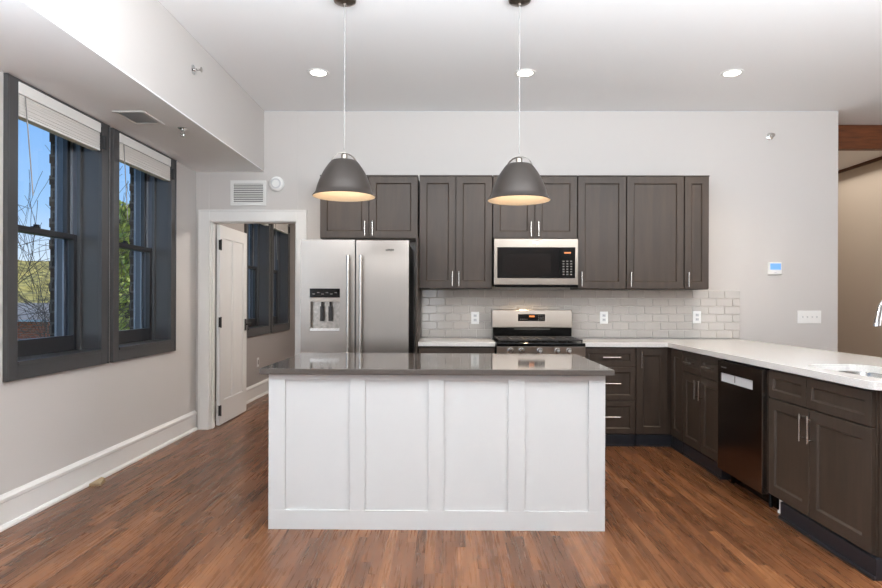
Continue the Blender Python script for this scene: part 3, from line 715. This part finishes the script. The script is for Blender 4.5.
for cx_ in (-1.055, -.985): box(bm, cx_-.016, cx_+.016, fyf+.018, fyf+.028, 1.10, 1.225); tube(bm, [(cx_, fyf+.025, 1.22), (cx_, fyf+.02, 1.262)], .008, 10)
obj('dispenser_paddle', bm, 'iron', dl, bev=.002)
bm = BM(); box(bm, xm+.003, fx1, 0, .07, .73, 1.787, FD); dr = obj('door', bm, 'steel', r, bev=.006)
bm = BM(); box(bm, fx0, fx1, 0, .07, .06, .722, FD); df = obj('freezer_drawer', bm, 'steelh', r, bev=.006)
def bar(parent, p0, p1, out, rr=.013):
    p0 = Vector(p0); p1 = Vector(p1); o = Vector((0, -out, 0)); d = (p1-p0).normalized()
    bm = BM(); tube(bm, [p0+o, p1+o], rr, 16)
    for p, s in ((p0, 1), (p1, -1)):
        q = p + d*s*.03; tube(bm, [q, q+o*.6, q+o], [.016, .012, .012], 12); tube(bm, [p+o-d*s*.004, p+o+d*s*.012], rr+.002, 16)
    return obj('handle', bm, 'nickel', parent, smooth=True)
bar(dl, (xm-.053, fyf, .79), (xm-.053, fyf, 1.65), .055); bar(dr, (xm+.053, fyf, .79), (xm+.053, fyf, 1.65), .055)
bar(df, (fx0+.06, fyf, .66), (fx1-.06, fyf, .66), .055)
def badge(parent, x0, x1, z0, z1, y, plate='chrome', marks='black'):
    b = obj('badge', box(BM(), x0, x1, y-.002, y-.0003, z0, z1), plate, parent, bev=.0005)
    bm = BM(); n = 6; w = (x1-x0)*.84/n
    for k in range(n):
        a = x0+(x1-x0)*.08+k*w; h = (z1-z0)*.22
        box(bm, a, a+w*.26, y-.0028, y-.0021, z0+h, z1-h); box(bm, a+w*.55, a+w*.78, y-.0028, y-.0021, z0+h, z1-h)
        zc = (z0+z1)/2 + ((k % 3)-1)*h*.8; box(bm, a+w*.26, a+w*.55, y-.0028, y-.0021, zc-h*.25, zc+h*.25)
    obj('badge_marks', bm, marks, b)
badge(dr, -.520, -.436, 1.688, 1.714, fyf, 'canopy')

# ---------------------------------------------------------------- microwave
mx0, mx1, mz0, mz1, my = .432, 1.198, 1.412, 1.843, 5.556
r = root('microwave', ((mx0+mx1)/2, 5.75, mz0), 'stainless over-the-range microwave with black glass door', 'microwave')
obj('body', box(BM(), mx0+.004, mx1-.004, my+.03, D-.002-.01, mz0, mz1), 'black', r)
bm = BM(); F = FB(my+.029)
hx0, hx1, hz0, hz1 = mx0+.030, mx1-.026, mz0+.072, mz1-.078
box(bm, mx0, mx1, 0, .029, mz0+.012, hz0, F); box(bm, mx0, mx1, 0, .029, hz1, mz1, F); box(bm, mx0, hx0, 0, .029, hz0, hz1, F); box(bm, hx1, mx1, 0, .029, hz0, hz1, F)
obj('front_frame', bm, 'steelh', r, bev=.002)
xd = hx0+.565
bm = BM(); box(bm, hx0, xd, my+.004, my+.028, hz0, hz1); dd = obj('door', bm, 'blackgl', r)
bm = BM(); box(bm, hx0+.055, xd-.075, my+.0025, my+.0038, hz0+.035, hz1-.055)
M['mwin'] = mat('smoked_mesh_window', L(22, 18, 17), .08, noise=.15, nscale=300)
obj('window', bm, 'mwin', dd)
bm = BM(); box(bm, xd+.003, hx1, my+.004, my+.028, hz0, hz1); cp = obj('control_panel', bm, 'blackgl', r)
bm = BM()
for i in range(3):
    for j in range(6): box(bm, xd+.03+i*.035, xd+.048+i*.035, my+.0028, my+.0039, hz0+.03+j*.024, hz0+.040+j*.024)
obj('keypad', bm, 'keys', cp)
obj('clock_display', box(BM(), xd+.045, xd+.105, my+.0028, my+.0039, hz1-.055, hz1-.042), 'amber', cp, label='dim red clock display')
badge(r, .780, .842, mz1-.046, mz1-.024, my, 'nickel')
bm = BM(); box(bm, mx0+.01, mx1-.0, my-.004, my+.035, mz0-.012, mz0+.010); obj('vent_lip', bm, 'black', r, bev=.002)
bm = BM(); box(bm, .72, .80, my+.06, my+.10, mz0-.004, mz0-.0005); obj('task_lamp', bm, 'bulb', r)
lamp('cooktop_light', (.76, my+.10, mz0-.03), r, 'SPOT', 5, (1, .74, .46), .02, math.radians(150), .6)

# ---------------------------------------------------------------- range
gx0, gx1 = .434, 1.195; gy = 5.235
r = root('gas_range', ((gx0+gx1)/2, 5.6, 0), 'stainless gas range with black cooktop and raised control backguard', 'range')
obj('body', box(BM(), gx0+.004, gx1-.004, gy+.03, D-.05, .03, .8835), 'black', r)
bm = BM(); box(bm, gx0+.001, gx1-.001, gy-.006, D-.10, .884, .914); obj('cooktop', bm, 'black', r, bev=.004)
bm = BM(); prism(bm, [(gx0, .80), (gx1, .80), (gx1, .8825), (gx0, .8825)], 0, .03, lambda x, z, y: (x, gy+y, z)); obj('front_panel', bm, 'steelh', r, bev=.002)
for x in (.552, .646, .803, .955, 1.054):
    bm = BM(); lathe(bm, [(0, .036), (.014, .036), (.019, .030), (.021, .006), (.026, .002), (.026, 0), (0, 0)], (x, gy-.0005, .848), 24, '-Y'); box(bm, x-.003, x+.003, gy-.044, gy-.030, .832, .864)
    obj('knob', bm, 'chrome', r, smooth=True)
dd = obj('oven_door', box(BM(), gx0, gx1, gy, gy+.029, .24, .795), 'steelh', r, bev=.003)
obj('oven_window', box(BM(), gx0+.12, gx1-.12, gy-.002, gy-.0002, .38, .66), 'blackgl', dd)
bar(dd, (gx0+.05, gy, .745), (gx1-.05, gy, .745), .05)
obj('storage_drawer', box(BM(), gx0, gx1, gy, gy+.029, .06, .235), 'steelh', r, bev=.003)
bm = BM(); box(bm, gx0+.03, gx1-.03, gy+.06, gy+.5, 0, .03); obj('base', bm, 'black', r)
# backguard
by = 5.775
bm = BM(); box(bm, gx0+.008, gx1-.008, by+.01, D-.02, .914, 1.025); box(bm, gx0+.02, gx1-.02, by+.04, D-.02, 1.025, 1.170); obj('backguard_base', bm, 'black', r)
bm = BM(); loops(bm, [[(x, by, 1.022), (x, by+.02, 1.192), (x, D-.015, 1.192), (x, D-.015, 1.022)] for x in (gx0-.0, gx1+.0)]); bg_ = obj('backguard', bm, 'steelh', r, bev=.006)
def onbg(z, o=.0): return by+.02*(z-1.022)/.17-o
bm = BM(); z0, z1 = 1.085, 1.150; x0, x1 = .680, .935
loops(bm, [[(x, onbg(z0, .003), z0), (x, onbg(z1, .003), z1), (x, onbg(z1, -.002), z1), (x, onbg(z0, -.002), z0)] for x in (x0, x1)]); dp = obj('display_panel', bm, 'blackgl', bg_)
bm = BM()
for i in range(3):
    for j in range(3): box(bm, .872+i*.020, .880+i*.020, onbg(1.12, .006), onbg(1.12, .001), 1.095+j*.018, 1.101+j*.018)
for i in range(4): box(bm, .70+i*.02, .71+i*.02, onbg(1.12, .006), onbg(1.12, .001), 1.10, 1.105)
obj('keypad', bm, 'keys', dp)
obj('clock_display', box(BM(), .785, .835, onbg(1.13, .006), onbg(1.13, .001), 1.122, 1.138), 'amber', dp, label='small orange lit digits panel')
obj('vent_slot', box(BM(), .64, .98, by+.004, by+.009, 1.006, 1.012), 'keys', r)
# burners and grates
for x, y, rr in ((.60, 5.40, .048), (.60, 5.64, .038), (.815, 5.52, .05), (1.03, 5.40, .042), (1.03, 5.64, .048)):
    bm = BM(); lathe(bm, [(0, .020), (rr*.8, .020), (rr*.82, .014), (rr, .012), (rr, 0), (0, 0)], (x, y, .9145), 24); obj('burner', bm, 'iron', r, smooth=True)
for x0, x1 in ((gx0+.018, .683), (.688, .942), (.947, gx1-.018)):
    bm = BM(); y0, y1 = 5.262, 5.755; z0, z1 = .930, .944; w = .012
    for a in ((x0, x1, y0, y0+w), (x0, x1, y1-w, y1), (x0, x0+w, y0+w, y1-w), (x1-w, x1, y0+w, y1-w)): box(bm, a[0], a[1], a[2], a[3], z0, z1)
    xc = (x0+x1)/2
    box(bm, xc-w/2, xc+w/2, y0+w, y1-w, z0+.001, z1+.002)
    for y in (5.34, 5.40, 5.46, 5.58, 5.64, 5.70): box(bm, x0+w, x1-w, y-w/2, y+w/2, z0, z1+.001)
    for a in (x0+.001, x1-w-.001):
        for b in (y0+.001, y1-w-.001): box(bm, a, a+w, b, b+w, .9145, z0)
    obj('grate', bm, 'iron', r, bev=.002)

# ---------------------------------------------------------------- dishwasher
r = root('dishwasher', (2.2, 4.07, 0), 'dark stainless dishwasher with pocket handle built into the peninsula', 'dishwasher')
wy0, wy1 = 3.762, 4.366; FW = FP(1.985)
bm = BM(); box(bm, wy0+.004, wy1-.004, -.56, 0, .10, .868, FW); obj('tub', bm, 'black', r)
bm = BM(); a0, a1, c0, c1 = 3.875, 4.325, .716, .776
box(bm, wy0, a0, .0, .042, .092, .856, FW); box(bm, a1, wy1, 0, .042, .092, .856, FW); box(bm, a0, a1, 0, .042, .092, c0, FW); box(bm, a0, a1, 0, .042, c1, .856, FW)
bmesh.ops.remove_doubles(bm, verts=bm.verts[:], dist=1e-4)
dd = obj('door', bm, 'dwsteel', r)
bm = BM(); box(bm, wy0-.0025, wy0-.0005, .002, .0425, .092, .856, FW); obj('edge_strip', bm, 'nickel', dd, label='bright steel edge strip')
bm = BM(); box(bm, a0, a1, .002, .036, c0, c1, FW); obj('pocket_handle', bm, 'ltgrey', dd, label='pale recessed handle pocket')
bm = BM(); box(bm, 4.12, 4.126, .0362, .040, c0+.012, c1-.004, FW); obj('latch', bm, 'keys', dd)
bm = BM()
for k in range(7): box(bm, 4.318-k*.012-.007, 4.318-k*.012, .0422, .0428, .812, .820, FW)
obj('badge_marks', bm, 'keys', dd)
bm = BM(); box(bm, wy0+.004, wy1-.004, -.12, -.06, 0, .088, FW); obj('toe_recess', bm, 'black', r)
bm = BM(); tube(bm, [(2.02, 4.30, 0), (2.02, 4.30, .099)], .012, 12); tube(bm, [(2.02, 3.80, 0), (2.02, 3.80, .099)], .012, 12); obj('levelling_feet', bm, 'black', r)
# filler stile between dishwasher and sink cabinet
tag(obj('filler_stile', box(BM(), 1.990, 2.02, 3.7295, 3.757, .10, .872), 'cab', loc=(2.0, 3.745, .10), bev=.001), 'narrow stained wood strip between dishwasher and sink cabinet', 'cabinet panel')

# ---------------------------------------------------------------- island
IX0, IX1, IY0, IY1, IZ = -.990, .882, 3.380, 4.33, .866
r = root('kitchen_island', ((IX0+IX1)/2, 3.85, 0), 'white panelled kitchen island body standing on the wood floor', 'kitchen island')
obj('body', box(BM(), IX0+.012, IX1-.012, IY0+.014, IY1, 0, IZ), 'island', r)
bm = BM(); F = FB(IY0+.013)
st = [(IX0, -.898), (-.537, -.452), (-.100, -.012), (.345, .436), (.790, IX1)]
bm_b = .108
box(bm, IX0, IX1, 0, .013, 0, bm_b, F); box(bm, IX0, IX1, 0, .013, .835, IZ, F)
for a, b in st: box(bm, a, b, 0, .013, bm_b, .835, F)
obj('front_frame', bm, 'island', r, bev=.0012)
for k, (a, b) in enumerate(zip(st, st[1:])):
    obj('recessed_panel', box(BM(), a[1]+.0005, b[0]-.0005, .0, .004, bm_b+.0005, .8345, FB(IY0+.0135)), 'island', r)
for x0, x1 in ((IX0, IX0+.012), (IX1-.012, IX1)):
    obj('end_panel', box(BM(), x0, x1, IY0+.013, IY1, 0, IZ), 'island', r, bev=.001)
for k in range(3):
    a = IX0+.02+k*.615; bm = BM(); shaker(bm, lambda u, w, v: (u, IY1+w, v), a, a+.605, .11, .855, w0=.001); obj('door', bm, 'island', r)
tag(obj('island_countertop', box(BM(), -1.035, .925, 3.348, 4.375, IZ+.0005, .8985), 'greyq', loc=(-.05, 3.86, IZ), bev=.003), 'polished grey quartz countertop on the white island', 'countertop')

# wood offcut on the floor
bm = BM(); x0 = XL+.037
loops(bm, [[(x0, 4.13, .0), (x0+.075, 4.14, .0), (x0+.070, 4.14, .018), (x0, 4.13, .018)], [(x0, 4.28, .0), (x0+.045, 4.25, .0), (x0+.040, 4.25, .022), (x0, 4.28, .022)]])
tag(obj('wood_offcut', bm, 'stick', loc=(x0+.02, 4.2, 0)), 'small pale wood block on the floor against the left baseboard', 'wood block')

# ---------------------------------------------------------------- unseen fill lamp added in the bedroom
r = root('bedroom_fill_lamp', (-.6, 7.5, 2.75), 'unseen round flush lamp added on the bedroom ceiling to brighten the room', 'ceiling light')
bm = BM(); lathe(bm, [(0, -.06), (.10, -.05), (.15, -.02), (.155, -.0005), (0, -.0005)], (-.6, 7.5, 2.75), 32); obj('diffuser', bm, 'white', r, smooth=True)
lamp('bedroom_fill_light', (-.6, 7.5, 2.6), r, 'POINT', 75, (1, .93, .86), .12)  # lifts the dim bedroom; its fixture is made up
# unseen fill lamp added to brighten the far hall on the right
area('hall_fill', (4.75, 7.9, 3.0), (0, 0, 0), 1.5, 2.0, 18, (1, .97, .93))

# ---------------------------------------------------------------- outdoors
struct('ground', box(BM(), -260, XL-.5, -60, 420, -5.4, -5.0), 'grass')
bm = BM(); n = 70; m_ = 34; g = []
for i in range(n+1):
    row = []
    for j in range(m_+1):
        x = -330+i*5.6; y = 150+j*9; t = j/m_
        h = -5 + (math.sin(t*PI*.62)**1.2)*26 + 5*math.sin(x*.021+1)*t + 3*math.sin(x*.05+y*.03)*t + random.random()*3.4
        row.append(bm.verts.new((x, y, h)))
    g.append(row)
for i in range(n):
    for j in range(m_): bm.faces.new((g[i][j], g[i+1][j], g[i+1][j+1], g[i][j+1]))
tag(obj('wooded_hill', bm, 'hill', smooth=False), 'distant yellow-green wooded hill beyond the rooftops', 'hill', kind='structure')
r = root('brick_building', (-32, 44, -5), 'low red brick building with a grey shingled roof, seen through the window', 'building')
obj('wall', box(BM(), -46, -20, 38, 52, -5, .02), 'redbrick', r)
bm = BM(); loops(bm, [[(x, 37.6, -.05), (x, 45, 1.0), (x, 52.4, -.05)] for x in (-46.4, -19.6)]); obj('roof', bm, 'roof', r)
obj('gutter', box(BM(), -46.4, -19.6, 37.5, 37.62, -.14, .0), 'ltgrey', r)

def bare_tree(base_, h, label, seed, lean=(0, 0), spread=.5, r0=.14):
    rnd = random.Random(seed); bm = BM()
    def grow(p, d, ln, rad, lev):
        pts = [p]; rs = [rad]; q = p.copy(); dd = d.copy(); k = 5
        for i in range(k):
            dd = (dd + Vector((rnd.uniform(-1, 1), rnd.uniform(-1, 1), rnd.uniform(-.6, .5)))*.16).normalized(); q = q + dd*ln/k; pts.append(q.copy()); rs.append(max(.004, rad*(1-.5*(i+1)/k)))
        tube(bm, pts, rs, 6 if lev < 2 else 4)
        if lev < 5:
            for s in range(rnd.randint(3, 5) if lev < 4 else 3):
                i = rnd.randint(2, k); nd = (dd + Vector((rnd.uniform(-1, 1), rnd.uniform(-1, 1), rnd.uniform(-.5, .7)))*spread*1.4).normalized()
                grow(pts[i], nd, ln*rnd.uniform(.55, .78), rs[i]*.62, lev+1)
    grow(Vector(base_), Vector((lean[0], lean[1], 1)).normalized(), h*.36, r0, 0)
    o = obj('bare_tree', bm, 'bark', loc=base_, smooth=True); tag(o, label, 'tree'); return o
bare_tree((-10.1, 15.2, -5), 10, 'bare branched tree outside the nearer window, beside the brick building', 3, (.02, 0), .62, .10)
bare_tree((-7.8, 11.0, -5), 13.5, 'tall bare tree with thin drooping twigs close to the nearer window', 12, (-.08, 0), .7, .085)
def leafy(base_, h, label, seed, rad):
    rnd = random.Random(seed); r = root('leafy_tree', base_, label, 'tree')
    bx, by_, bz = base_; bm = BM(); tube(bm, [(bx, by_, bz), (bx+.1, by_, bz+h*.5), (bx, by_+.1, bz+h*.85)], [.16, .11, .04], 8)
    for k in range(14):
        z = bz+h*(.35+.55*k/14); a = rnd.uniform(0, 6.28); tube(bm, [(bx, by_, z), (bx+math.cos(a)*rad*.7, by_+math.sin(a)*rad*.7, z+.5)], [.05, .015], 5)
    obj('trunk', bm, 'bark', r)
    bm = BM()
    for k in range(9000):
        t = rnd.random(); a = rnd.uniform(0, 6.28); rr = rad*math.sqrt(rnd.random())*(math.sin(min(1, t*1.15+.12)*PI)**.6 if t*1.15+.12 < 1 else .25)
        c = Vector((bx+rr*math.cos(a), by_+rr*math.sin(a), bz+h*(.25+.78*t))) + Vector((rnd.gauss(0, .12), rnd.gauss(0, .12), rnd.gauss(0, .12)))
        u = Vector((rnd.gauss(0, 1), rnd.gauss(0, 1), rnd.gauss(0, 1))).normalized(); w = u.cross(Vector((rnd.gauss(0, 1), rnd.gauss(0, 1), rnd.gauss(0, 1)))).normalized(); s = rnd.uniform(.055, .11)
        bm.faces.new([bm.verts.new(c+q) for q in (u*s*1.5, w*s, -u*s*1.5, -w*s)])
    obj('foliage', bm, 'leaf', r)
leafy((-12.75, 24.0, -5), 9.6, 'green leafy tree outside the second left window', 5, 1.6)
